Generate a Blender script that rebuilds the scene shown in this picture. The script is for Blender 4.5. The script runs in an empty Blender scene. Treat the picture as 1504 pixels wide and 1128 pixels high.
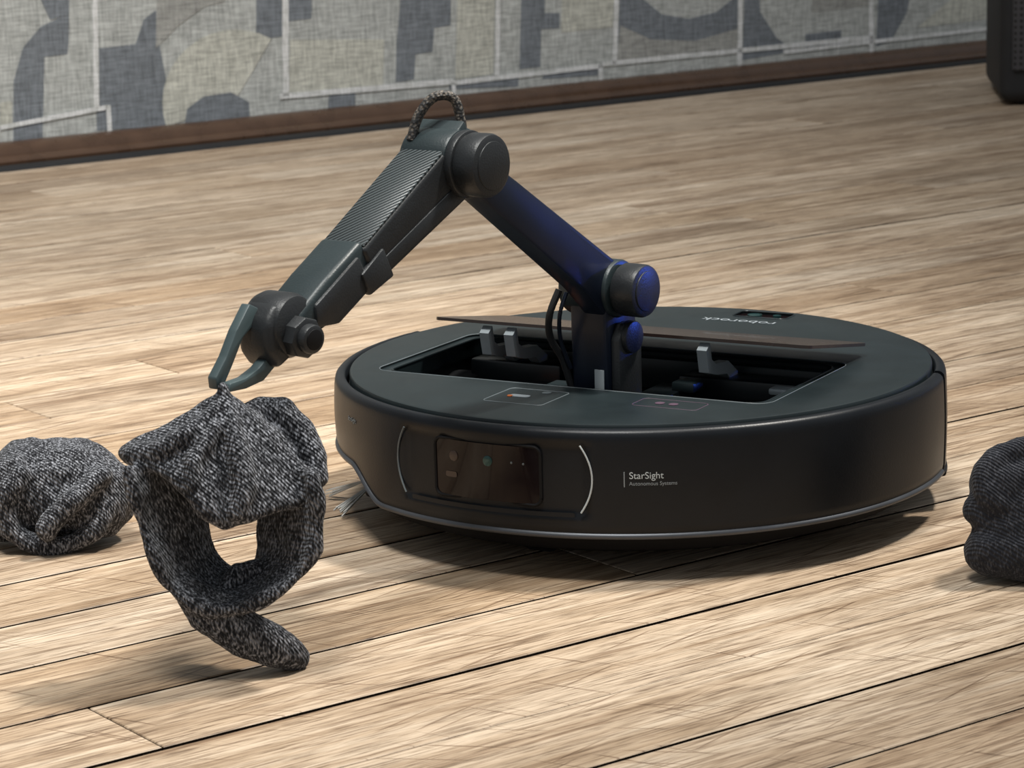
import bpy, bmesh, math, random
from mathutils import Vector, Matrix
random.seed(4)
sc=bpy.context.scene
COL=bpy.context.collection
try:
    sc.view_settings.view_transform='Standard'
    sc.view_settings.look='None'
except Exception: pass

# ------------------------------------------------------------ camera
C=Vector((-0.073,-1.522,0.396)); f=3995.; p=math.radians(12.1); r=math.radians(1.6)
cam=bpy.data.cameras.new('camera'); co=bpy.data.objects.new('camera',cam); COL.objects.link(co)
cam.sensor_width=36; cam.lens=f/1504*36; cam.clip_start=.01
cam.dof.use_dof=True; cam.dof.focus_distance=1.42; cam.dof.aperture_fstop=34
co.matrix_world=Matrix.Translation(C)@Matrix.Rotation(math.pi/2-p,4,'X')@Matrix.Rotation(-r,4,'Z')
sc.camera=co

# ------------------------------------------------------------ materials
def newmat(name):
    m=bpy.data.materials.new(name); m.use_nodes=True
    nt=m.node_tree; b=nt.nodes['Principled BSDF']
    return m,nt,b
def N(nt,t,**kw):
    n=nt.nodes.new(t)
    for k,v in kw.items():
        if k in n.inputs: n.inputs[k].default_value=v
        else: setattr(n,k,v)
    return n
def L(nt,a,b): nt.links.new(a,b)
def ramp(nt,fac,stops):
    n=nt.nodes.new('ShaderNodeValToRGB'); e=n.color_ramp.elements
    while len(e)<len(stops): e.new(.5)
    for i,(p_,c) in enumerate(stops):
        e[i].position=p_; e[i].color=(c[0],c[1],c[2],1)
    if fac is not None: L(nt,fac,n.inputs[0])
    return n
def mapping(nt,scale=(1,1,1),rot=(0,0,0)):
    tc=N(nt,'ShaderNodeTexCoord'); mp=N(nt,'ShaderNodeMapping')
    mp.inputs['Scale'].default_value=scale; mp.inputs['Rotation'].default_value=rot
    L(nt,tc.outputs['Object'],mp.inputs[0]); return mp.outputs[0]
def plastic(name,col,rough=.4,metal=0,bump=.0,scale=900,coat=0,spec=.5):
    m,nt,b=newmat(name)
    b.inputs['Metallic'].default_value=metal
    b.inputs['Specular IOR Level'].default_value=spec
    b.inputs['Coat Weight'].default_value=coat
    v=mapping(nt)
    n=N(nt,'ShaderNodeTexNoise',Scale=scale,Detail=2.0); L(nt,v,n.inputs['Vector'])
    n2=N(nt,'ShaderNodeTexNoise',Scale=35.0,Detail=3.0); L(nt,v,n2.inputs['Vector'])
    rr=ramp(nt,n2.outputs[0],[(.3,[c*.85 for c in col]),(.7,[min(1,c*1.15) for c in col])])
    L(nt,rr.outputs[0],b.inputs['Base Color'])
    mr=N(nt,'ShaderNodeMapRange'); L(nt,n2.outputs[0],mr.inputs[0])
    mr.inputs[3].default_value=max(0,rough-.05); mr.inputs[4].default_value=rough+.05
    L(nt,mr.outputs[0],b.inputs['Roughness'])
    if bump>0:
        bp=N(nt,'ShaderNodeBump',Strength=bump,Distance=.0003); L(nt,n.outputs[0],bp.inputs['Height']); L(nt,bp.outputs[0],b.inputs['Normal'])
    return m
M_body=plastic('body_black_satin',(.0075,.009,.0115),.36,bump=.15,spec=.25)
M_lid=plastic('lid_dark',(.009,.015,.017),.38,bump=.15,spec=.42)  # teal cast of the overhead lights worked into the lid colour
M_chas=plastic('chassis_black',(.005,.005,.006),.6,spec=.2)
M_well=plastic('well_black',(.006,.009,.011),.3)
M_silver=plastic('silver_trim',(.075,.08,.09),.42,metal=.5)
M_arm=plastic('arm_plastic',(.018,.020,.022),.40,bump=.4,spec=.42)
M_armt=plastic('arm_plastic_teal_lit',(.020,.030,.033),.40,bump=.3,spec=.45)  # teal light on the arm's upper surfaces mixed into this plastic's colour
M_link=plastic('link_plastic_blue_lit',(.007,.011,.022),.33,bump=.1,spec=.4)  # blue cast of the stage light tinted into the link colour
M_hinge=plastic('hinge_metal',(.34,.38,.40),.35,metal=.2)
M_grip=plastic('gripper_grey',(.055,.080,.085),.38)
M_flap=plastic('flap_tinted',(.026,.016,.012),.25,coat=.2)
M_glass=plastic('sensor_glass',(.008,.0045,.005),.12,coat=.1,spec=.22)
M_white=plastic('white_print',(.50,.55,.57),.5)
M_mid=plastic('logo_print',(.25,.28,.30),.5)
M_grey=plastic('grey_print',(.11,.13,.14),.5)
M_lens=plastic('lens_teal',(.03,.075,.075),.15,metal=.4)
M_brown=plastic('sensor_amber',(.045,.028,.022),.3)
M_orange=plastic('orange_part',(.5,.13,.03),.4)
M_purple=plastic('purple_print',(.08,.045,.07),.5)
M_rubber=plastic('black_rubber',(.01,.01,.011),.7)
M_bristle=plastic('bristles',(.45,.45,.43),.6)

M_carbon,nt,b=newmat('carbon_weave')
v=mapping(nt,(1,1,1),(0,0,math.radians(45)))
w=N(nt,'ShaderNodeTexWave',Scale=150.0,Distortion=0.0); w.wave_type='BANDS'; w.bands_direction='X'; L(nt,v,w.inputs['Vector'])
rr=ramp(nt,w.outputs[0],[(.35,(.006,.009,.010)),(.65,(.060,.073,.077))]); L(nt,rr.outputs[0],b.inputs['Base Color'])
b.inputs['Roughness'].default_value=.35
bp=N(nt,'ShaderNodeBump',Strength=.6,Distance=.0004); L(nt,w.outputs[0],bp.inputs['Height']); L(nt,bp.outputs[0],b.inputs['Normal'])

M_braid,nt,b=newmat('braided_cable')
v=mapping(nt)
ch=N(nt,'ShaderNodeTexVoronoi',Scale=650.0); L(nt,v,ch.inputs['Vector'])
rr=ramp(nt,ch.outputs['Distance'],[(.2,(.16,.135,.11)),(.6,(.02,.02,.02))]); L(nt,rr.outputs[0],b.inputs['Base Color'])
bp=N(nt,'ShaderNodeBump',Strength=.8,Distance=.0006); L(nt,ch.outputs['Distance'],bp.inputs['Height']); L(nt,bp.outputs[0],b.inputs['Normal'])
b.inputs['Roughness'].default_value=.6

def knit(name,dark,light,thr,rowscale):
    m,nt,b=newmat(name)
    v=mapping(nt,(1,1,.34),(0.1,.45,0))
    n=N(nt,'ShaderNodeTexNoise',Scale=950.0,Detail=1.5,Roughness=.6); L(nt,v,n.inputs['Vector'])
    v2=mapping(nt)
    big=N(nt,'ShaderNodeTexNoise',Scale=60.0,Detail=2.0); L(nt,v2,big.inputs['Vector'])
    ad=N(nt,'ShaderNodeMath',operation='MULTIPLY_ADD'); L(nt,big.outputs[0],ad.inputs[0]); ad.inputs[1].default_value=.16; L(nt,n.outputs[0],ad.inputs[2])
    rr=ramp(nt,ad.outputs[0],[(thr-.03,dark),(thr+.08,[ (a+c)*.30 for a,c in zip(dark,light)]),(thr+.21,light)])
    L(nt,rr.outputs[0],b.inputs['Base Color'])
    w=N(nt,'ShaderNodeTexWave',Scale=rowscale,Distortion=1.5,Detail=1.0); w.bands_direction='DIAGONAL'; L(nt,v2,w.inputs['Vector'])
    w.inputs['Detail Scale'].default_value=.6
    ad2=N(nt,'ShaderNodeMath',operation='ADD'); L(nt,w.outputs[0],ad2.inputs[0]); L(nt,n.outputs[0],ad2.inputs[1])
    bp=N(nt,'ShaderNodeBump',Strength=.7,Distance=.0008); L(nt,ad2.outputs[0],bp.inputs['Height']); L(nt,bp.outputs[0],b.inputs['Normal'])
    b.inputs['Roughness'].default_value=.95; b.inputs['Specular IOR Level'].default_value=.12
    b.inputs['Sheen Weight'].default_value=.12
    return m
M_knit=knit('marled_knit',(.013,.014,.017),(.27,.28,.31),.54,240)
M_knit2=knit('charcoal_knit',(.022,.024,.031),(.065,.068,.08),.52,240)

ANG=math.radians(36.2); D=Vector((math.cos(ANG),math.sin(ANG),0)); NN=Vector((-math.sin(ANG),math.cos(ANG),0))
M_floor,nt,b=newmat('oak_planks')
geo=N(nt,'ShaderNodeNewGeometry')
tc=N(nt,'ShaderNodeTexCoord')
rot=N(nt,'ShaderNodeVectorRotate',rotation_type='Z_AXIS'); rot.inputs['Angle'].default_value=-ANG
L(nt,tc.outputs['Object'],rot.inputs['Vector'])
mul=N(nt,'ShaderNodeMath',operation='MULTIPLY'); L(nt,geo.outputs['Random Per Island'],mul.inputs[0]); mul.inputs[1].default_value=37.
cmb=N(nt,'ShaderNodeCombineXYZ'); L(nt,mul.outputs[0],cmb.inputs[0]); L(nt,mul.outputs[0],cmb.inputs[2])
add=N(nt,'ShaderNodeVectorMath',operation='ADD'); L(nt,rot.outputs[0],add.inputs[0]); L(nt,cmb.outputs[0],add.inputs[1])
def gr(scale,vec,detail=4,rough=.6,dist=0):
    mp=N(nt,'ShaderNodeMapping'); mp.inputs['Scale'].default_value=vec; L(nt,add.outputs[0],mp.inputs[0])
    n=N(nt,'ShaderNodeTexNoise',Scale=scale,Detail=detail,Roughness=rough,Distortion=dist); L(nt,mp.outputs[0],n.inputs['Vector']); return n.outputs[0]
g1=gr(1,(3.5,58,1),4,.6,dist=.8)
g2=gr(1,(28,620,1),3,.75)
g3=gr(1,(4,12,1),4,.6)
g4=gr(1,(9,200,1),3,.65,dist=.4)
g5=gr(1,(1.3,3,1),2,.5)
def mix(fac,a,b_,bt='MIX'):
    n=N(nt,'ShaderNodeMix',data_type='RGBA',blend_type=bt)
    for val,idx in ((fac,0),(a,6),(b_,7)):
        if hasattr(val,'links') : L(nt,val,n.inputs[idx])
        else: n.inputs[idx].default_value=val if idx==0 else (*val,1)
    return n.outputs[2]
base=ramp(nt,g1,[(.28,(.31,.225,.155)),(.44,(.48,.385,.29)),(.56,(.58,.485,.385)),(.72,(.65,.57,.475))]).outputs[0]
fine=ramp(nt,g2,[(.36,(.32,.27,.23)),(.49,(.88,.86,.83)),(.60,(1.12,1.12,1.12))]).outputs[0]
c1=mix(.88,base,fine,'MULTIPLY')
med=ramp(nt,g4,[(.33,(.46,.39,.33)),(.47,(1,1,1))]).outputs[0]
c1=mix(.85,c1,med,'MULTIPLY')
tone=ramp(nt,geo.outputs['Random Per Island'],[(0,(.78,.74,.70)),(.25,(1,.985,.96)),(.5,(.88,.82,.75)),(.75,(1.05,1.02,.98)),(1,(.86,.78,.68))]).outputs[0]
c2=mix(1.,c1,tone,'MULTIPLY')
st=ramp(nt,g3,[(.32,(.62,.57,.51)),(.50,(1,1,1))]).outputs[0]
c3=mix(.8,c2,st,'MULTIPLY')
c3=mix(.85,c3,ramp(nt,g5,[(.35,(.80,.74,.68)),(.6,(1.04,1.04,1.04))]).outputs[0],'MULTIPLY')
c4=c3
for an,sx,sy,off in ((.5,14,420,0),(-.9,12,380,7.),(.15,12,400,3.)):
    mp=N(nt,'ShaderNodeMapping'); mp.inputs['Scale'].default_value=(sx,sy,1); mp.inputs['Location'].default_value=(off,off,0)
    vr=N(nt,'ShaderNodeVectorRotate',rotation_type='Z_AXIS'); vr.inputs['Angle'].default_value=an; L(nt,tc.outputs['Object'],vr.inputs['Vector']); L(nt,vr.outputs[0],mp.inputs[0])
    sn=N(nt,'ShaderNodeTexNoise',Scale=1.0,Detail=0.0,Distortion=.15); L(nt,mp.outputs[0],sn.inputs['Vector'])
    sr=ramp(nt,sn.outputs[0],[(.215,(.40,.33,.28)),(.25,(1,1,1))]).outputs[0]
    c4=mix(.75,c4,sr,'MULTIPLY')
L(nt,c4,b.inputs['Base Color'])
b.inputs['Roughness'].default_value=.50; b.inputs['Specular IOR Level'].default_value=.38
bp=N(nt,'ShaderNodeBump',Strength=.4,Distance=.0006); L(nt,g2,bp.inputs['Height']); L(nt,bp.outputs[0],b.inputs['Normal'])
M_gap=plastic('plank_gap_dark',(.014,.009,.006),.9,spec=.1)

def linen(name,c):
    m,nt,b=newmat(name)
    tc=N(nt,'ShaderNodeTexCoord')
    rot=N(nt,'ShaderNodeVectorRotate',rotation_type='Z_AXIS'); rot.inputs['Angle'].default_value=-ANG; L(nt,tc.outputs['Object'],rot.inputs['Vector'])
    outs=[]
    for s in ((60,1,900),(900,1,60)):
        mp=N(nt,'ShaderNodeMapping'); mp.inputs['Scale'].default_value=s; L(nt,rot.outputs[0],mp.inputs[0])
        n=N(nt,'ShaderNodeTexNoise',Scale=.8,Detail=2.0); L(nt,mp.outputs[0],n.inputs['Vector']); outs.append(n.outputs[0])
    a=N(nt,'ShaderNodeMath',operation='ADD'); L(nt,outs[0],a.inputs[0]); L(nt,outs[1],a.inputs[1])
    rr=ramp(nt,None,[(.0,[x*.6 for x in c]),(1,[min(1,x*1.4) for x in c])])
    h=N(nt,'ShaderNodeMapRange'); L(nt,a.outputs[0],h.inputs[0]); h.inputs[1].default_value=.7; h.inputs[2].default_value=1.3
    L(nt,h.outputs[0],rr.inputs[0]); L(nt,rr.outputs[0],b.inputs['Base Color'])
    b.inputs['Roughness'].default_value=.85
    return m
M_w0=linen('wallpaper_base',(.485,.50,.475))
M_w1=linen('wallpaper_slate',(.20,.22,.24))
M_w2=linen('wallpaper_pale',(.56,.56,.49))
M_w3=linen('wallpaper_line',(.84,.86,.80))
M_w4=linen('wallpaper_taupe',(.37,.37,.345))
M_base=plastic('baseboard_wood',(.085,.047,.028),.28)

# ------------------------------------------------------------ helpers
def obj(name,me,mat=None,parent=None):
    o=bpy.data.objects.new(name,me); COL.objects.link(o)
    if mat is not None:
        for m_ in (mat if isinstance(mat,(list,tuple)) else [mat]): me.materials.append(m_)
    if parent: o.parent=parent
    return o
def frombm(name,bm,mat,parent=None,smooth=True,angle=35):
    me=bpy.data.meshes.new(name); bmesh.ops.recalc_face_normals(bm,faces=bm.faces[:]) ; bm.to_mesh(me); bm.free()
    if smooth:
        for p_ in me.polygons: p_.use_smooth=True
        try: me.set_sharp_from_angle(angle=math.radians(angle))
        except Exception: pass
    return obj(name,me,mat,parent)
def bake(o):
    dg=bpy.context.evaluated_depsgraph_get(); dg.update()
    me=bpy.data.meshes.new_from_object(o.evaluated_get(dg)); o.modifiers.clear(); o.data=me
def box(name,c,s,mat,parent=None,bev=.001,rot=None,seg=2):
    bm=bmesh.new(); bmesh.ops.create_cube(bm,size=1)
    bmesh.ops.scale(bm,vec=s,verts=bm.verts)
    if bev>0: bmesh.ops.bevel(bm,geom=bm.edges[:],offset=bev,segments=seg,profile=.5,affect='EDGES')
    if rot is not None: bmesh.ops.rotate(bm,matrix=rot,verts=bm.verts)
    bmesh.ops.translate(bm,vec=c,verts=bm.verts)
    return frombm(name,bm,mat,parent)
def cylr(name,prof,axis_o,axis_d,mat,parent=None,n=48):
    axis_d=Vector(axis_d).normalized(); q=Vector((0,0,1)).rotation_difference(axis_d).to_matrix()
    bm=bmesh.new(); rings=[]
    for h,rr_ in prof:
        if rr_<=1e-6: rings.append([bm.verts.new(q@Vector((0,0,h))+Vector(axis_o))])
        else: rings.append([bm.verts.new(q@Vector((rr_*math.cos(2*math.pi*i/n),rr_*math.sin(2*math.pi*i/n),h))+Vector(axis_o)) for i in range(n)])
    for a,b_ in zip(rings,rings[1:]):
        for i in range(n):
            j=(i+1)%n
            if len(a)==1 and len(b_)==1: continue
            if len(a)==1: bm.faces.new((a[0],b_[i],b_[j]))
            elif len(b_)==1: bm.faces.new((a[i],a[j],b_[0]))
            else: bm.faces.new((a[i],a[j],b_[j],b_[i]))
    return frombm(name,bm,mat,parent)
def capcyl(name,o,d,h0,h1,rad,mat,parent=None,bev=.0015,n=48):
    pr=[(h0,0),(h0,rad-bev),(h0+bev*.3,rad-bev*.3),(h0+bev,rad),(h1-bev,rad),(h1-bev*.3,rad-bev*.3),(h1,rad-bev),(h1,0)]
    return cylr(name,pr,o,d,mat,parent,n)
def smoothpts(pts,k=8,closed=False):
    out=[]; n=len(pts); P=[Vector(q) for q in pts]
    rng=range(n if closed else n-1)
    for i in rng:
        p0=P[(i-1)%n] if (closed or i>0) else P[i]; p1=P[i]; p2=P[(i+1)%n]; p3=P[(i+2)%n] if (closed or i+2<n) else p2
        for j in range(k):
            t=j/k
            out.append(.5*((2*p1)+(-p0+p2)*t+(2*p0-5*p1+4*p2-p3)*t*t+(-p0+3*p1-3*p2+p3)*t**3))
    if not closed: out.append(P[-1])
    return out
def tube(name,pts,rad,mat,parent=None,closed=False,k=8,n=10,flat=1.0):
    P=smoothpts(pts,k,closed); bm=bmesh.new(); rings=[]; up=Vector((.13,.2,.97)).normalized(); m=len(P)
    for i,q in enumerate(P):
        t=(P[(i+1)%m]-P[(i-1)%m]) if closed else (P[min(i+1,m-1)]-P[max(i-1,0)])
        t.normalize(); x=t.cross(up)
        if x.length<.05: x=t.cross(Vector((1,0,0)))
        x.normalize(); y=t.cross(x); 
        R_=rad(i/(m-1)) if callable(rad) else rad
        rings.append([bm.verts.new(q+R_*(flat*math.cos(2*math.pi*a/n)*x+math.sin(2*math.pi*a/n)*y)) for a in range(n)])
    for i in range(m if closed else m-1):
        a=rings[i]; b_=rings[(i+1)%m]
        for j in range(n): bm.faces.new((a[j],a[(j+1)%n],b_[(j+1)%n],b_[j]))
    if not closed: bm.faces.new(rings[0]); bm.faces.new(rings[-1])
    return frombm(name,bm,mat,parent)
def prism(name,poly,l0,l1,mat,parent=None,bev=.0012,seg=2):
    bm=bmesh.new(); 
    A=[bm.verts.new((l0,-s,z)) for s,z in poly]; B=[bm.verts.new((l1,-s,z)) for s,z in poly]
    bm.faces.new(A); bm.faces.new(B[::-1]); n=len(poly)
    for i in range(n): bm.faces.new((A[i],B[i],B[(i+1)%n],A[(i+1)%n]))
    bmesh.ops.recalc_face_normals(bm,faces=bm.faces[:])
    if bev>0: bmesh.ops.bevel(bm,geom=bm.edges[:],offset=bev,segments=seg,profile=.5,affect='EDGES')
    return frombm(name,bm,mat,parent)
def rrect(cx,cy,w,h,rad,k=6):
    pts=[]
    for sx,sy,a0 in ((1,1,0),(-1,1,90),(-1,-1,180),(1,-1,270)):
        for i in range(k+1):
            a=math.radians(a0+90*i/k); pts.append((cx+sx*(w/2-rad)+rad*math.cos(a),cy+sy*(h/2-rad)+rad*math.sin(a)))
    return pts
def plate(name,pts,z0,z1,mat,parent=None):
    bm=bmesh.new(); A=[bm.verts.new((x,y,z0)) for x,y in pts]; B=[bm.verts.new((x,y,z1)) for x,y in pts]
    bm.faces.new(A[::-1]); bm.faces.new(B); n=len(pts)
    for i in range(n): bm.faces.new((A[i],A[(i+1)%n],B[(i+1)%n],B[i]))
    return frombm(name,bm,mat,parent)

# ------------------------------------------------------------ floor
bm=bmesh.new()
seams=[-1.7]
while seams[-1]<-.472: seams.append(seams[-1]+.07)
seams=[s for s in seams if s<-.5]+[-.465,-.396,-.332,-.262,-.192,-.121,-.05,.018,.087]
while seams[-1]<1.64: seams.append(seams[-1]+random.choice((.066,.07,.074)))
seams.append(1.72)
gs=[random.choice((.0006,.0009,.0012,.0016)) for _ in seams]
for a,b_,ga,gb in zip(seams,seams[1:],gs,gs[1:]):
    s=-2.6-random.random()*1.2
    while s<5:
        e=s+random.uniform(.9,2.0); g=.0004
        dz=random.uniform(-.0003,.0001); i_=.0005
        c=[(s+g,a+ga),(e-g,a+ga),(e-g,b_-gb),(s+g,b_-gb)]
        ci=[(s+g+i_,a+ga+i_),(e-g-i_,a+ga+i_),(e-g-i_,b_-gb-i_),(s+g+i_,b_-gb-i_)]
        lo=[bm.verts.new(D*x+NN*y+Vector((0,0,-.006))) for x,y in c]
        mi=[bm.verts.new(D*x+NN*y+Vector((0,0,-.0005+dz))) for x,y in c]
        to=[bm.verts.new(D*x+NN*y+Vector((0,0,dz))) for x,y in ci]
        bm.faces.new(to)
        for i in range(4):
            fc=bm.faces.new((lo[i],lo[(i+1)%4],mi[(i+1)%4],mi[i])); fc.material_index=1
            bm.faces.new((mi[i],mi[(i+1)%4],to[(i+1)%4],to[i]))
        s=e
q=[bm.verts.new(D*x+NN*y+Vector((0,0,-.006))) for x,y in ((-4,-1.75),(6,-1.75),(6,1.8),(-4,1.8))]
fc=bm.faces.new(q); fc.material_index=1
frombm('floor',bm,[M_floor,M_gap],smooth=False)

# ------------------------------------------------------------ wall with wallpaper
P0=Vector((-.659,1.615,0))
def W(s,z,off=0): return P0+D*s-NN*off+Vector((0,0,z))
def wp(x,y):
    s=.000837*x+1.946e-7*x*x+(242-y)*.00006
    z=(242-.109*x-y)*(.000781+1.6e-7*x)
    return s,z
bm=bmesh.new()
def quad(c,mi):
    fc=bm.faces.new([bm.verts.new(v) for v in c]); fc.material_index=mi
A=[W(-3,-.01),W(5,-.01),W(5,2.6),W(-3,2.6)]; B=[v+NN*.1 for v in A]
quad(A,0); quad(B[::-1],0)
for i in range(4): quad([A[i],B[i],B[(i+1)%4],A[(i+1)%4]],0)
def shp(pts,mi,off):
    fc=bm.faces.new([bm.verts.new(W(*wp(x,y),off)) for x,y in pts]); fc.material_index=mi
def shs(pts,mi,off):
    fc=bm.faces.new([bm.verts.new(W(s,z,off)) for s,z in pts]); fc.material_index=mi
def line(x0,y0,x1,y1,w=7):
    w=w*1.15
    if abs(x1-x0)>abs(y1-y0): shp([(x0,y0-w/2),(x1,y1-w/2),(x1,y1+w/2),(x0,y0+w/2)],3,.0016)
    else: shp([(x0-w/2,y0),(x0+w/2,y0),(x1+w/2,y1),(x1-w/2,y1)],3,.0016)
def arc(cx,cy,r0,r1,a0,a1,k=14):
    o=[(cx+r1*math.cos(math.radians(a0+(a1-a0)*i/k)),cy-r1*math.sin(math.radians(a0+(a1-a0)*i/k))) for i in range(k+1)]
    o+=[(cx+r0*math.cos(math.radians(a1+(a0-a1)*i/k)),cy-r0*math.sin(math.radians(a1+(a0-a1)*i/k))) for i in range(k+1)] if r0>0 else [(cx,cy)]
    return o
shp([(20,210),(20,120),(34,70),(60,40),(102,20),(102,60),(100,80),(66,84),(64,205)],1,.0004)
shp([(60,0),(102,0),(102,22),(74,30)],1,.0006)
shp([(144,72),(200,66),(212,30),(236,12),(236,70),(246,120),(246,185),(144,192)],1,.0004)
shp([(230,-40),(330,-40),(330,5),(300,12),(262,40),(230,72)],4,.0006)
shp(arc(345,150,0,105,60,200),2,.0007)
shp([(272,192),(276,160),(300,142),(340,136),(366,150),(368,184)],1,.0009)
shp([(375,-30),(455,-30),(455,30),(420,34),(420,55),(375,60)],1,.0004)
shp([(480,165),(482,140),(520,136),(520,160)],1,.0004)
shp([(585,-30),(655,-30),(655,40),(632,44),(630,78),(606,82),(604,118),(578,122),(578,62)],1,.0004)
shp([(655,132),(655,122),(755,112),(755,128)],1,.0006)
shp([(756,-30),(790,-30),(790,22),(812,22),(812,44),(786,46),(786,100),(756,103)],1,.0004)
shp([(896,-30),(925,-30),(930,0),(960,24),(1000,30),(1040,20),(1070,-5),(1074,70),(896,94)],1,.0004)
shp([(900,40),(945,60),(1010,62),(1072,44),(1074,72),(896,94)],4,.0008)
shp([(790,118),(790,106),(870,98),(870,112)],1,.0004)
shp([(1080,90),(1080,-20),(1100,-20),(1104,20),(1130,58),(1140,64),(1140,80)],1,.0004)
shp([(1172,76),(1172,52),(1225,46),(1225,70)],1,.0004)
shp([(1180,20),(1262,10),(1262,-30),(1180,-30)],4,.0004)
shp([(1278,70),(1278,-30),(1330,-30),(1322,20),(1300,62)],1,.0004)
shp([(1340,40),(1400,-10),(1450,-20),(1450,28),(1340,42)],2,.0004)
shp([(0,150),(0,186),(18,182),(18,148)],2,.0004)
shp([(424,60),(560,60),(560,128),(424,140)],2,.0004)
shp([(664,-30),(718,-30),(718,110),(664,118)],2,.0004)
shp([(815,50),(890,42),(890,-30),(815,-30)],2,.0004)
for l in [(139,-40,143,158,7),(0,187,160,157,6),(160,154,164,208,6),(415,-40,419,142,8),(410,142,660,121,7),(660,123,876,98,6),(660,121,662,140,5),(722,-30,723,112,6),(893,-40,893,96,6),(874,96,1275,56,6),(872,96,874,122,5),(1072,-40,1076,100,6),(1265,-40,1271,84,6),(1140,78,1450,42,5)]:
    line(*l)
for sx in range(-9,14):
    for zz in range(0,8):
        s0=-.02+sx*.33; z0=.235+zz*.28
        shs([(s0,z0),(s0+.007,z0),(s0+.007,z0+.28),(s0,z0+.28)],3,.0016)
        shs([(s0,z0),(s0+.33,z0),(s0+.33,z0+.007),(s0,z0+.007)],3,.0014)
        k=random.random(); mi=random.choice((1,1,2,4))
        if k<.5:
            rr_=random.uniform(.09,.15); cx=s0+.04; cz=z0+.04
            shs([(cx+rr_*math.cos(a*.157),cz+rr_*math.sin(a*.157)) for a in range(11)]+[(cx,cz)],mi,.0006)
        shs([(s0+.2,z0+.06),(s0+.29,z0+.06),(s0+.29,z0+.2),(s0+.24,z0+.2),(s0+.24,z0+.15),(s0+.2,z0+.15)],random.choice((1,4,2)),.0008)
for sx in list(range(-9,0))+list(range(6,14)):
    s0=-.02+sx*.33
    shs([(s0,.03),(s0+.007,.03),(s0+.007,.24),(s0,.24)],3,.0016)
    shs([(s0+.08,.05),(s0+.2,.05),(s0+.2,.16),(s0+.14,.16),(s0+.14,.1),(s0+.08,.1)],1,.0008)
me=bpy.data.meshes.new('wall_back'); bm.to_mesh(me); bm.free()
obj('wall_back',me,[M_w0,M_w1,M_w2,M_w3,M_w4])

def strip(name,prof,s0,s1,mat):
    bm=bmesh.new(); A=[bm.verts.new(W(s0,z,o_)) for o_,z in prof]; B=[bm.verts.new(W(s1,z,o_)) for o_,z in prof]; n=len(prof)
    bm.faces.new(A); bm.faces.new(B[::-1])
    for i in range(n): bm.faces.new((A[i],B[i],B[(i+1)%n],A[(i+1)%n]))
    return frombm(name,bm,mat)
strip('baseboard_back',[(0,.0),(.030,.0),(.031,.006),(.028,.010),(.022,.012),(.020,.018),(.014,.023),(.006,.026),(0,.026)],-3,5,M_base)
strip('trim_1',[(.034,.0),(.066,.0),(.064,.003),(.047,.005),(.036,.003)],-1.2,5,M_rubber)

# ------------------------------------------------------------ stage speaker
sp=bpy.data.objects.new('stage_speaker',None); COL.objects.link(sp)
sp.location=(.573,1.92,0); sp.rotation_euler=(0,0,math.radians(-6))
bm=bmesh.new(); bmesh.ops.create_cube(bm,size=1); bmesh.ops.scale(bm,vec=(.30,.26,.46),verts=bm.verts)
bmesh.ops.bevel(bm,geom=bm.edges[:],offset=.016,segments=5,profile=.5,affect='EDGES'); bmesh.ops.translate(bm,vec=(.132,.13,.234),verts=bm.verts)
frombm('cabinet',bm,M_rubber,sp)
M_grille,nt,b=newmat('speaker_grille'); v=mapping(nt); vo=N(nt,'ShaderNodeTexVoronoi',Scale=130.0,Randomness=0.0); L(nt,v,vo.inputs['Vector'])
rr=ramp(nt,vo.outputs['Distance'],[(.3,(.003,.003,.004)),(.42,(.05,.05,.055))]); L(nt,rr.outputs[0],b.inputs['Base Color']); b.inputs['Roughness'].default_value=.5
box('grille',(.132,-.002,.245),(.27,.008,.40),M_grille,sp,bev=.003)
for i,(x,y) in enumerate(((.02,.03),(.245,.03),(.02,.23),(.245,.23))): capcyl('foot_%d'%(i+1),(x,y,0),(0,0,1),0,.008,.012,M_rubber,sp)

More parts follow.
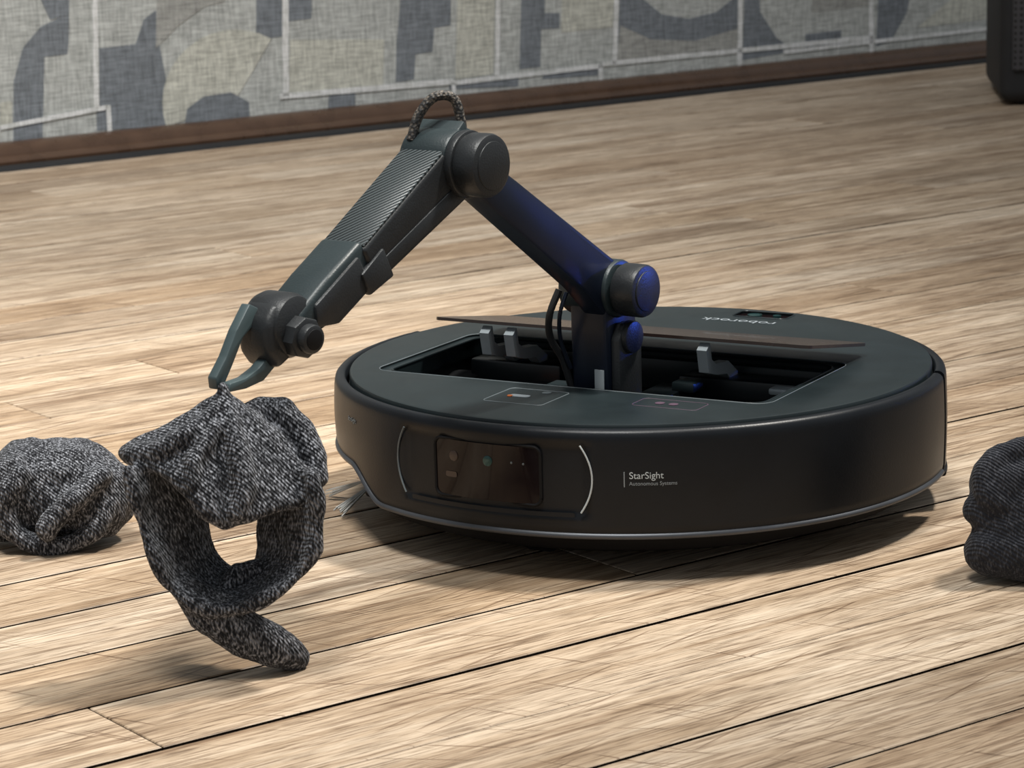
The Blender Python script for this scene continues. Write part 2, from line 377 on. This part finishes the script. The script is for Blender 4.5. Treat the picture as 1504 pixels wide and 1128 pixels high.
# ------------------------------------------------------------ robot vacuum
PHI=math.radians(-29.4)
rb=bpy.data.objects.new('robot_vacuum',None); COL.objects.link(rb); rb.rotation_euler=(0,0,PHI)
def cw(th,z,rad): return Vector((rad*math.sin(th),-rad*math.cos(th),z))
def sm(a,b_,x):
    t=max(0,min(1,(x-a)/(b_-a))); return t*t*(3-2*t)
def zb(td):
    return .0230+.016*sm(-27,-40,td)*(1-sm(-76,-84,td))
def inset(td,z):
    return .0016*sm(19.5,17.5,abs(td+1))*sm(.034,.037,z)*sm(.0745,.072,z)
def shell(name,t0,t1,n,R0,ztop,lipmat=True,zbf=zb,ins=True):
    bm=bmesh.new(); cols=[]
    for i in range(n+1):
        td=t0+(t1-t0)*i/n; th=math.radians(td); z0=zbf(td)
        pr=[(R0-.010,z0+.012),(R0-.010,z0),(R0-.0025,z0),(R0-.0008,z0+.0005),(R0-.0001,z0+.0015),(R0-.0004,z0+.0027),(R0-.0016,z0+.0034),(R0-.0013,z0+.0050)]
        m=26; za=z0+.006; zc=ztop-.006
        for j in range(m+1):
            z=za+(zc-za)*j/m; pr.append((R0-.0010-(inset(td,z) if ins else 0)+.0006*math.sin(math.pi*j/m),z))
        pr+=[(R0-.0012,ztop-.004),(R0-.0017,ztop-.002),(R0-.003,ztop-.0006),(R0-.0045,ztop),(R0-.0065,ztop),(R0-.0075,ztop-.001),(R0-.0078,ztop-.009)]
        cols.append([bm.verts.new(cw(th,z,r_)) for r_,z in pr])
    for a,b_ in zip(cols,cols[1:]):
        for j in range(len(a)-1):
            fc=bm.faces.new((a[j],a[j+1],b_[j+1],b_[j]))
            if lipmat and 2<=j<=5: fc.material_index=1
    for c_ in (cols[0],cols[-1]):
        try: bm.faces.new(c_)
        except Exception: pass
    return frombm(name,bm,[M_body,M_silver],rb,angle=50)
shell('bumper_shell',-101,101,260,.1752,.0808)
shell('rear_shell',105,255,160,.1745,.0795,lipmat=False,zbf=lambda t:.019,ins=False)
cylr('chassis',[(.010,0),(.010,.148),(.013,.156),(.022,.160),(.040,.162),(.040,0)],(0,0,0),(0,0,1),M_chas,rb,96)
cylr('inner_body',[(.038,.150),(.038,.166),(.0745,.166),(.0745,.158)],(0,0,0),(0,0,1),M_chas,rb,96)
for i,x in enumerate((-.115,.115)):
    capcyl('wheel_%d'%(i+1),(x,.0,.033),(1,0,0),-.011,.011,.033,M_rubber,rb,bev=.003)
capcyl('caster_wheel',(0,-.12,.010),(1,0,0),-.008,.008,.010,M_rubber,rb,bev=.002)
capcyl('side_brush_hub',(-.130,-.070,.006),(0,0,1),0,.012,.012,M_chas,rb)
bm=bmesh.new()
for a in range(5):
    A0=math.radians(a*72+40)
    for k in range(16):
        aa=A0+random.uniform(-.16,.16); ln=random.uniform(.034,.040)
        p0=Vector((-.130+.010*math.cos(A0),-.070+.010*math.sin(A0),.014)); p1=Vector((-.130+ln*math.cos(aa),-.070+ln*math.sin(aa),.0015+random.random()*.004))
        w_=Vector((-math.sin(aa),math.cos(aa),0))*.0004
        vs=[bm.verts.new(v_) for v_ in (p0-w_,p0+w_,p1+w_,p1-w_)]; vt=[bm.verts.new(v_.co+Vector((0,0,.0006))) for v_ in vs]
        bm.faces.new(vs[::-1]); bm.faces.new(vt)
        for i in range(4): bm.faces.new((vs[i],vs[(i+1)%4],vt[(i+1)%4],vt[i]))
frombm('side_brush_bristles',bm,M_bristle,rb,smooth=False)

HX,HY,HW,HH=-.006,-.024,.232,.106
def lid(name,rad,z0,z1,mat,holes):
    bm=bmesh.new(); n=160
    pr=[(rad,z0),(rad,z1-.0016),(rad-.0006,z1-.0005),(rad-.0022,z1)]
    rings=[[bm.verts.new((r_*math.cos(2*math.pi*i/n),r_*math.sin(2*math.pi*i/n),z)) for i in range(n)] for r_,z in pr]
    for a,b_ in zip(rings,rings[1:]):
        for i in range(n): bm.faces.new((a[i],a[(i+1)%n],b_[(i+1)%n],b_[i]))
    bm.faces.new(rings[0][::-1]); bm.faces.new(rings[-1])
    o=frombm(name,bm,mat,rb,smooth=False)
    for h in holes:
        c_=plate('cutter',rrect(*h[:5]),h[5],h[6],None)
        md=o.modifiers.new('b','BOOLEAN'); md.operation='DIFFERENCE'; md.solver='EXACT'; c_.parent=rb; md.object=c_
        bpy.context.view_layer.update(); bake(o); bpy.data.objects.remove(c_)
    for p_ in o.data.polygons: p_.use_smooth=True
    try: o.data.set_sharp_from_angle(angle=math.radians(30))
    except Exception: pass
    return o
lid('lid',.1655,.071,.0822,M_lid,[(HX,HY,HW+.012,HH+.010,.010,.0808,.09),(HX,HY,HW,HH,.009,.05,.09),(.012,.148,.036,.018,.004,.0802,.09)])
bm=bmesh.new()
hp=rrect(HX,HY,HW+.001,HH+.001,.009); tp=[bm.verts.new((x,y,.0806)) for x,y in hp]; bt=[bm.verts.new((x,y,.042)) for x,y in hp]
for i in range(len(hp)): bm.faces.new((tp[i],tp[(i+1)%len(hp)],bt[(i+1)%len(hp)],bt[i]))
bm.faces.new(bt); 
frombm('well',bm,M_well,rb)
def frame(name,pts,z,rad,mat): return tube(name,[(x,y,z) for x,y in pts],rad,mat,rb,closed=True,k=1,n=6)
frame('opening_edge_highlight',rrect(HX,HY,HW+.012,HH+.010,.010),.0821,.0003,M_grey)  # thin paler tube added as a painted highlight along the opening edge
frame('opening_inner_rim',rrect(HX,HY,HW,HH,.009),.0808,.0006,M_lid)
for i,(x,y,z,sx,sy,sz,m_) in enumerate([(-.08,.006,.060,.06,.018,.03,M_well),(.07,.004,.062,.085,.02,.028,M_well),(-.055,-.03,.055,.03,.05,.02,M_well),
    (.075,-.035,.056,.05,.045,.018,M_well),(.028,-.03,.066,.02,.045,.012,M_well),(-.004,.022,.070,.22,.006,.018,M_lid),(.055,-.068,.068,.10,.006,.014,M_lid),(-.02,-.055,.062,.02,.02,.03,M_lid),
    (.095,-.005,.073,.018,.018,.004,M_hinge),(-.062,-.04,.0665,.010,.004,.003,M_orange),(-.048,-.044,.0665,.006,.004,.003,M_orange),(.040,-.02,.074,.014,.014,.006,M_lid)]):
    box('well_part_%d'%(i+1),(x,y,z),(sx,sy,sz),m_,rb,bev=.0015)
tube('well_wire',[(-.07,-.03,.066),(-.06,-.045,.071),(-.045,-.04,.069),(-.03,-.03,.066)],.0012,M_orange,rb)
frame('label_outline',rrect(-.012,-.112,.036,.034,.003),.0822,.0003,M_grey)
frame('label_outline_b',rrect(.068,-.100,.038,.018,.003),.0822,.00022,M_purple)
plate('label_icon',rrect(-.016,-.112,.012,.005,.002),.0822,.0825,M_mid,rb)
plate('label_icon_dot',rrect(-.006,-.100,.005,.005,.0024),.0822,.0825,M_grey,rb)
plate('label_icon_red',rrect(-.021,-.114,.003,.003,.0012),.0822,.0827,M_orange,rb)
for i,x in enumerate((.062,.070)): plate('button_icon_%d'%i,rrect(x,-.100,.005,.005,.002),.0822,.0825,M_purple,rb)
plate('rear_sensor_glass',rrect(.012,.148,.0358,.0178,.0039),.0800,.0808,M_glass,rb)
frame('rear_sensor_rim',rrect(.012,.148,.036,.018,.004),.0823,.0005,M_lid)
capcyl('rear_lens',(.006,.148,.0808),(0,0,1),0,.0012,.0045,M_lens,rb)
capcyl('rear_lens_b',(.020,.150,.0808),(0,0,1),0,.0008,.0025,M_lens,rb)
def text(name,s,size,mat,parent,fn):
    cu=bpy.data.curves.new(name,'FONT'); cu.body=s; cu.size=size; cu.extrude=.00008; cu.align_x='LEFT'
    o=bpy.data.objects.new(name,cu); COL.objects.link(o)
    dg=bpy.context.evaluated_depsgraph_get(); dg.update(); me=bpy.data.meshes.new_from_object(o.evaluated_get(dg)); bpy.data.objects.remove(o)
    for v_ in me.vertices: v_.co=fn(v_.co)
    return obj(name,me,mat,parent)
text('lid_logo','roborock',.011,M_mid,rb,lambda c:Vector((.030-c.x*1.15,.128-c.y,.0824+c.z)))
RW=.1749
def onbody(t0,z0): return lambda c: cw(math.radians(t0)+c.x/RW,z0+c.y,RW+c.z)
text('side_label','StarSight',.0050,M_white,rb,onbody(24.6,.0558))
text('side_label_small','Autonomous Systems',.0028,M_mid,rb,onbody(24.6,.0523))
text('side_label_left','StarSight',.0035,M_grey,rb,onbody(-40,.0655))
tube('side_label_bar',[cw(math.radians(23.8),.0515,RW),cw(math.radians(23.8),.0595,RW)],.0003,M_mid,rb,k=2,n=6)
def patch(name,hw,z0,z1,rad,R_,mat,t0=0,rows=16,colsn=20):
    bm=bmesh.new(); rws=[]
    for j in range(rows+1):
        u=j/rows; z=z0+(z1-z0)*(.5-.5*math.cos(math.pi*u)); dz=min(z-z0,z1-z); w=hw
        if dz<rad: w=hw-rad+math.sqrt(max(0,rad*rad-(rad-dz)**2))
        rws.append([bm.verts.new(cw(math.radians(t0)+(w*(2*i/colsn-1))/R_,z,R_)) for i in range(colsn+1)])
    for a,b_ in zip(rws,rws[1:]):
        for i in range(colsn): bm.faces.new((a[i],a[i+1],b_[i+1],b_[i]))
    return frombm(name,bm,mat,rb)
wt=-1.2; woff=math.radians(wt)*.1737
patch('front_window',.0315,.0405,.0705,.004,.1736,M_glass,t0=wt)
wr=[cw(x/.1737,z,.1737) for x,z in rrect(woff,.0555,.064,.031,.0042)]
tube('front_window_frame',wr,.0009,M_chas,rb,closed=True,k=1,n=8)
for nme,t,z,rad_,m_ in (('front_lens',-.6,.0615,.0028,M_lens),('front_lens_b',4.0,.0617,.0006,M_grey),('front_lens_c',6.2,.0615,.0006,M_grey),('front_lens_e',-7.6,.0620,.0028,M_brown)):
    o_=cw(math.radians(t),z,.1734); capcyl(nme,o_,o_-Vector((0,0,z)),0,.0006,rad_,m_,rb,bev=.0002,n=24)
patch('front_light',.0036,.0505,.0535,.001,.1739,M_brown,t0=-8.2)
for i,(sg,b0) in enumerate(((-1,19.0),(1,16.4))):
    pts=[cw(math.radians(sg*(b0+2.0*(1-(2*u/16-1)**2))),.0375+.0355*u/16,.1751) for u in range(17)]
    tube('front_accent_%d'%(i+1),pts,.0005,M_white if sg>0 else M_grey,rb,k=1,n=6)
patch('front_chin',.050,.0350,.0374,.001,.1752,M_body,t0=-1)

tl=Matrix.Rotation(math.radians(-9.6),3,'X')
bm=bmesh.new(); pts=rrect(0,0,.236,.088,.006); A=[bm.verts.new((x,y,-.0009)) for x,y in pts]; B=[bm.verts.new((x,y,.0009)) for x,y in pts]
bm.faces.new(A[::-1]); bm.faces.new(B)
for i in range(len(pts)): bm.faces.new((A[i],A[(i+1)%len(pts)],B[(i+1)%len(pts)],B[i]))
bmesh.ops.rotate(bm,matrix=tl,verts=bm.verts); bmesh.ops.translate(bm,vec=(-.001,.014,.0958),verts=bm.verts)
frombm('storage_flap',bm,M_flap,rb,angle=30)
for i,x in enumerate((-.084,-.068,.054)):
    bm=bmesh.new(); pl=[(.004,.060),(.004,.072),(-.004,.079),(-.018,.081),(-.028,.084),(-.031,.097),(-.026,.1005),(-.024,.091),(-.019,.0875),(-.002,.0860),(.010,.078),(.010,.060)]
    w_=.0030
    A=[bm.verts.new((x-w_,y,z)) for y,z in pl]; B=[bm.verts.new((x+w_,y,z)) for y,z in pl]
    bm.faces.new(A); bm.faces.new(B[::-1])
    for k in range(len(pl)): bm.faces.new((A[k],B[k],B[(k+1)%len(pl)],A[(k+1)%len(pl)]))
    frombm('flap_bracket_%d'%(i+1),bm,M_hinge,rb)

# ------------------------------------------------------------ arm
am=bpy.data.objects.new('robot_arm',None); COL.objects.link(am); am.parent=rb
TH=math.radians(-36.9)
am.rotation_euler=(0,0,TH-PHI)
am.location=Matrix.Rotation(-PHI,3,'Z')@Vector((-.016,-.0485,0))
S=(.009,.1345); E=(.145,.2195); Wr=(.2725,.1585)
X=Vector((1,0,0))
def V(l,s,z): return Vector((l,-s,z))
prism('column',[(-.008,.045),(.020,.045),(.022,.112),(.022,.130),(.010,.138),(-.004,.132),(-.008,.115)],-.014,.010,M_link,am,bev=.002)
prism('column_cheek',[(-.004,.055),(.018,.055),(.018,.108),(.013,.116),(.001,.116),(-.004,.108)],.010,.016,M_arm,am,bev=.0015)
capcyl('column_pivot',V(.016,.007,.108),X,-.003,.003,.009,M_arm,am)
prism('column_sticker',[(.0216,.078),(.0222,.078),(.0222,.091),(.0216,.091)],.002,.008,M_white,am,bev=0)
capcyl('shoulder_motor',V(0,*S),X,-.020,.012,.0160,M_armt,am,bev=.002)
capcyl('shoulder_cap',V(0,*S),X,.013,.0285,.0145,M_arm,am,bev=.0022)
capcyl('shoulder_cap_face',V(0,*S),X,.028,.0292,.0110,M_arm,am,bev=.0004)
prism('upper_link',[(-.002,.141),(.010,.150),(.098,.205),(.148,.235),(.155,.218),(.040,.138),(.020,.120),(.004,.122)],-.005,.0095,M_link,am,bev=.0018)
capcyl('elbow_motor',V(0,*E),X,-.017,.012,.0180,M_armt,am,bev=.002)
capcyl('elbow_ring',V(0,*E),X,.011,.016,.0170,M_arm,am,bev=.001)
capcyl('elbow_cap',V(0,*E),X,.015,.0295,.0160,M_arm,am,bev=.0025)
capcyl('elbow_cap_face',V(0,*E),X,.0285,.0301,.0122,M_arm,am,bev=.0004)
def seg2(A_,B_):
    d=Vector((B_[0]-A_[0],B_[1]-A_[1])); L_=d.length; d/=L_; n_=Vector((-d.y,d.x))
    if n_.y<0: n_=-n_
    return (lambda t,n: (A_[0]+d.x*t+n_.x*n,A_[1]+d.y*t+n_.y*n)),L_
h_,FL=seg2((.145,.218),(.279,.152))
prism('forearm',[h_(-.008,.0185),h_(.008,.0150),h_(.086,.0090),h_(.086,-.0085),h_(.080,-.0125),h_(.005,-.0155),h_(-.008,-.012)],-.016,.012,M_arm,am,bev=.0022,seg=3)
prism('forearm_shoulder_pad',[h_(-.012,.0200),h_(.008,.0160),h_(.008,.0090),h_(-.012,.0090)],-.0165,.0115,M_armt,am,bev=.0015)
prism('carbon_panel',[h_(.010,.0158),h_(.084,.0100),h_(.084,.0080),h_(.010,.0135)],-.0150,.0110,M_carbon,am,bev=.0004)
prism('forearm_ridge',[h_(.012,-.004),h_(.078,-.003),h_(.078,-.0105),h_(.012,-.0130)],.0115,.0128,M_arm,am,bev=.0006)
prism('cuff',[h_(.083,.0125),h_(.112,.0110),h_(.140,.0080),h_(.142,-.006),h_(.116,-.0105),h_(.083,-.0095)],-.0145,.0105,M_armt,am,bev=.0028,seg=3)
prism('cuff_cheek',[h_(.090,.0080),h_(.128,.0060),h_(.132,-.004),h_(.118,-.0118),h_(.090,-.0108)],.0085,.0122,M_arm,am,bev=.0015)
prism('cuff_clip',[h_(.074,.002),h_(.094,.000),h_(.094,-.0125),h_(.074,-.0145)],.0095,.0135,M_arm,am,bev=.0012)
capcyl('wrist',V(0,*Wr),X,-.0145,.0095,.0155,M_arm,am,bev=.0050)
NA=V(0,Wr[0],Wr[1]-.004); ND=(1,-.10,-.05)
capcyl('wrist_nose',NA,ND,.006,.0165,.0100,M_arm,am,bev=.0014,n=8)
capcyl('wrist_nose_tip',NA,ND,.015,.021,.0070,M_arm,am,bev=.0012,n=24)
capcyl('wrist_lens',NA,ND,.0205,.0214,.0050,M_chas,am,bev=.0002,n=24)
prism('wrist_palm',[(.266,.172),(.283,.171),(.291,.162),(.291,.148),(.284,.139),(.268,.146)],-.013,.007,M_arm,am,bev=.004,seg=4)
for i,(pts_,l0,l1) in enumerate((([(.283,.167),(.2910,.171),(.3010,.160),(.3085,.149),(.3165,.1405),(.3160,.1350),(.3122,.1345),(.3045,.1445),(.2965,.156),(.288,.161)],-.0090,-.0035),
                        ([(.279,.142),(.285,.1465),(.2935,.1415),(.3025,.1385),(.3130,.1380),(.3150,.1340),(.3025,.1335),(.2905,.1350)],-.0035,.0025))):
    prism('gripper_finger_%d'%(i+1),pts_,l0,l1,M_grip,am,bev=.0008)
tube('braided_cable',[V(-.012,E[0]+.012,E[1]+.012),V(-.010,E[0]+.008,E[1]+.024),V(-.004,E[0]+.002,E[1]+.033),V(.002,E[0]-.006,E[1]+.031),V(.005,E[0]-.008,E[1]+.016)],.0026,M_braid,am)
tube('arm_cable',[V(-.012,.034,.136),V(-.016,.038,.122),V(-.020,.032,.108),V(-.018,.024,.095),V(-.015,.020,.078)],.002,M_rubber,am)
tube('arm_cable_b',[V(-.010,.030,.134),V(-.012,.034,.122),V(-.016,.028,.106),V(-.014,.022,.090)],.0012,M_link,am)

# ------------------------------------------------------------ socks
tex=bpy.data.textures.new('folds','CLOUDS'); tex.noise_scale=.020; tex.noise_depth=2
tb=bmesh.new(); bmesh.ops.create_icosphere(tb,subdivisions=2,radius=1); 
TV=[v_.co.copy() for v_ in tb.verts]; TF=[[v_.index for v_ in f_.verts] for f_ in tb.faces]; tb.free()
def blob(name,caps,mat,vox=.0017,disp=.003,sm_it=6):
    vs=[]; fs=[]
    for a,ra,b_,rb_ in caps:
        a=Vector(a); b_=Vector(b_); L_=(b_-a).length; n=max(1,int(L_/(min(ra,rb_)*.7))+1)
        for i in range(n+1):
            t=i/n; c_=a.lerp(b_,t); R_=ra+(rb_-ra)*t; k=len(vs)
            vs.extend([c_+v_*R_ for v_ in TV]); fs.extend([[q_+k for q_ in f_] for f_ in TF])
    me=bpy.data.meshes.new(name); me.from_pydata(vs,[],fs); o=obj(name,me,mat)
    md=o.modifiers.new('r','REMESH'); md.mode='VOXEL'; md.voxel_size=vox; md.use_smooth_shade=True
    md=o.modifiers.new('s','SMOOTH'); md.iterations=sm_it; md.factor=.6
    md=o.modifiers.new('d','DISPLACE'); md.texture=tex; md.strength=disp; md.texture_coords='LOCAL'; md.mid_level=.5
    md=o.modifiers.new('s2','SMOOTH'); md.iterations=2
    bpy.context.view_layer.update(); bake(o); 
    for p_ in o.data.polygons: p_.use_smooth=True
    return o
def H(X_,Y_,d=0):
    return Vector((-.206+(X_-325)/3200-.028*(Y_-570)/3200,-.301+d,.136-(Y_-570)/3130))
def bez(a,b_,c,n=7): return [a.lerp(b_,i/n).lerp(b_.lerp(c,i/n),i/n) for i in range(n+1)]
def chain(pts,rads):
    return [(a,ra,b_,rb_) for a,ra,b_,rb_ in zip(pts,rads,pts[1:],rads[1:])]
caps=[]
low=[(180,664,.004),(204,668,-.006),(232,672,-.012),(262,682,-.018),(284,700,-.022),(304,730,-.024),(332,750,-.022),(362,742,-.022),(395,734,-.018),(430,728,-.012),(455,708,-.004)]
top=H(328,580)
caps+=chain([H(326,570,.0),H(328,582,.0),H(330,598,-.002)],[.0036,.0042,.006])
dn=[]
for a,b_ in zip(low,low[1:]):
    for i in range(3): t=i/3; dn.append(tuple(a[k]+(b_[k]-a[k])*t for k in range(3)))
dn.append(low[-1])
for x,y,d in dn:
    e=H(x,y,d); side=(x-325)/140
    m_=top.lerp(e,.55)+Vector((0,-.003*(1-abs(side)),(-.001 if side>0 else -.003)))
    q=bez(top,m_,e)
    for i in range(len(q)-1):
        t=i/7; caps.append((q[i],.0030+.0014*min(1,2*t),q[i+1],.0030+.0014*min(1,2*(t+1/7))))
caps+=chain([H(322,592,-.004),H(280,628,-.012),H(236,650,-.012),H(194,662,-.004)],[.0035,.0055,.0055,.005])
caps+=chain([H(332,602,-.006),H(352,650,-.016),H(362,700,-.022),H(352,734,-.025)],[.0035,.005,.0055,.0045])
caps+=chain([H(318,620,-.012),H(290,660,-.020),H(286,690,-.024)],[.004,.005,.004])
caps+=chain([H(350,612,.012),H(378,610,.016),H(408,622,.018),H(436,648,.016),H(456,682,.010),H(462,708,.004)],[.004,.0055,.0075,.0075,.0065,.0055])
caps+=chain([H(356,622,.020),H(395,640,.026),H(425,670,.026),H(440,700,.022)],[.005,.007,.007,.006])
for x,y,d in ((380,650,.008),(418,680,.010),(290,660,.018),(340,690,.022),(225,664,.012)):
    e=H(x,y,d); m_=top.lerp(e,.5)+Vector((0,.004,.0)); q=bez(top,m_,e,5)
    for i in range(5): caps.append((q[i],.0032+.0006*i,q[i+1],.0038+.0006*i))
fr=[(190,674),(202,725),(218,785),(242,842),(288,878),(340,884),(392,866),(438,836),(462,790),(467,735),(458,690),(300,690)]
bk=[(290,690),(284,735),(286,775),(296,826),(320,856),(346,860),(366,846),(372,815),(374,785),(376,735),(385,690),(320,690)]
F=smoothpts([H(x,y,-.016) for x,y in fr[:-1]],7); K=smoothpts([H(x,y,.020) for x,y in bk[:-1]],7)
for a,b_ in zip(F,K): caps.append((a,.0026,b_,.0026))
for i,(a,b_) in enumerate(zip(F,F[1:])): 
    rr_=.0034+.0009*math.sin(i*.5); caps.append((a,rr_,b_,rr_))
caps+=chain([H(318,868,.0),H(342,850,.004),H(372,846,.006),H(405,848,.004)],[.004,.0055,.0055,.0045])
tl_=[(H(268,858,-.008),.007),(H(300,896,-.006),.0108),(H(345,930,-.004),.0122),(H(388,954,-.002),.0108),(H(412,970,.0),.0088),(H(426,980,.002),.0066)]
for (a,ra),(b_,rb_) in zip(tl_,tl_[1:]): caps.append((a,ra,b_,rb_))
blob('sock',caps,M_knit,vox=.0013,disp=.0040,sm_it=4)

B0=Vector((-.322,-.060,0))
def P(x,y,z): return B0+Vector((x,y,z))
def ring(c,R1,R2,rad,a0,a1,n,tilt=0):
    out=[]
    for i in range(n+1):
        a=math.radians(a0+(a1-a0)*i/n); out.append(c+Vector((R1*math.cos(a),R2*math.sin(a)*math.cos(tilt),R2*math.sin(a)*math.sin(tilt))))
    return [(out[i],rad,out[i+1],rad) for i in range(n)]
caps=[(P(-.018,.006,.030),.029,P(.006,.004,.030),.029),(P(.006,.004,.030),.029,P(.016,0,.026),.025),
 (P(-.036,.0,.018),.017,P(-.046,.006,.024),.020),(P(-.036,.0,.036),.014,P(-.044,.0,.034),.014)]
caps+=ring(P(-.004,-.018,.029),.030,.026,.0058,-230,-10,16,tilt=math.radians(78))
caps+=chain([P(.024,-.020,.042),P(.008,-.028,.030),P(-.006,-.030,.016)],[.006,.007,.007])
caps+=chain([P(-.020,-.020,.044),P(-.030,-.022,.030),P(-.028,-.022,.014)],[.006,.007,.007])
blob('sock.001',caps,M_knit,vox=.0016,disp=.004,sm_it=4)

B1=Vector((.186,-.172,0))
def P(x,y,z): return B1+Vector((x,y,z))
caps=[(P(.004,0,.030),.029,P(.055,.01,.032),.031),
 (P(-.010,-.004,.048),.018,P(.040,-.006,.054),.019),
 (P(-.016,-.012,.016),.015,P(.016,-.026,.014),.014),
 (P(-.022,-.008,.036),.0095,P(-.012,-.016,.028),.008)]
caps+=ring(P(.004,-.012,.052),.024,.016,.0075,20,230,12,tilt=math.radians(70))
blob('sock.002',caps,M_knit2,vox=.0016,disp=.005,sm_it=4)

# ------------------------------------------------------------ lights
def spot(name,loc,tgt,e,size,angle,col,blend=.6):
    l=bpy.data.lights.new(name,'SPOT'); l.energy=e; l.shadow_soft_size=size; l.spot_size=math.radians(angle); l.spot_blend=blend; l.color=col
    o=bpy.data.objects.new(name,l); COL.objects.link(o); o.location=loc
    o.rotation_euler=(Vector(tgt)-Vector(loc)).to_track_quat('-Z','Y').to_euler(); return o
spot('stage_light_key',(1.3,.4,3.2),(-.50,.0,0),640,.18,34,(1,.955,.88),blend=1)
spot('stage_light_top',(-.5,-.7,3.4),(-.6,.45,0),680,.50,46,(1,.99,.95),blend=1)
spot('stage_light_wall',(-.6,-.2,2.6),(-.2,2.1,.2),190,.30,46,(.97,.98,1),blend=1)
spot('stage_light_blue',(2.5,.62,.45),(.02,-.03,.13),130,.05,4.0,(.03,.12,1),blend=.8)
w=bpy.data.worlds.new('world'); sc.world=w; w.use_nodes=True
w.node_tree.nodes['Background'].inputs[0].default_value=(.88,.94,1,1); w.node_tree.nodes['Background'].inputs[1].default_value=.31
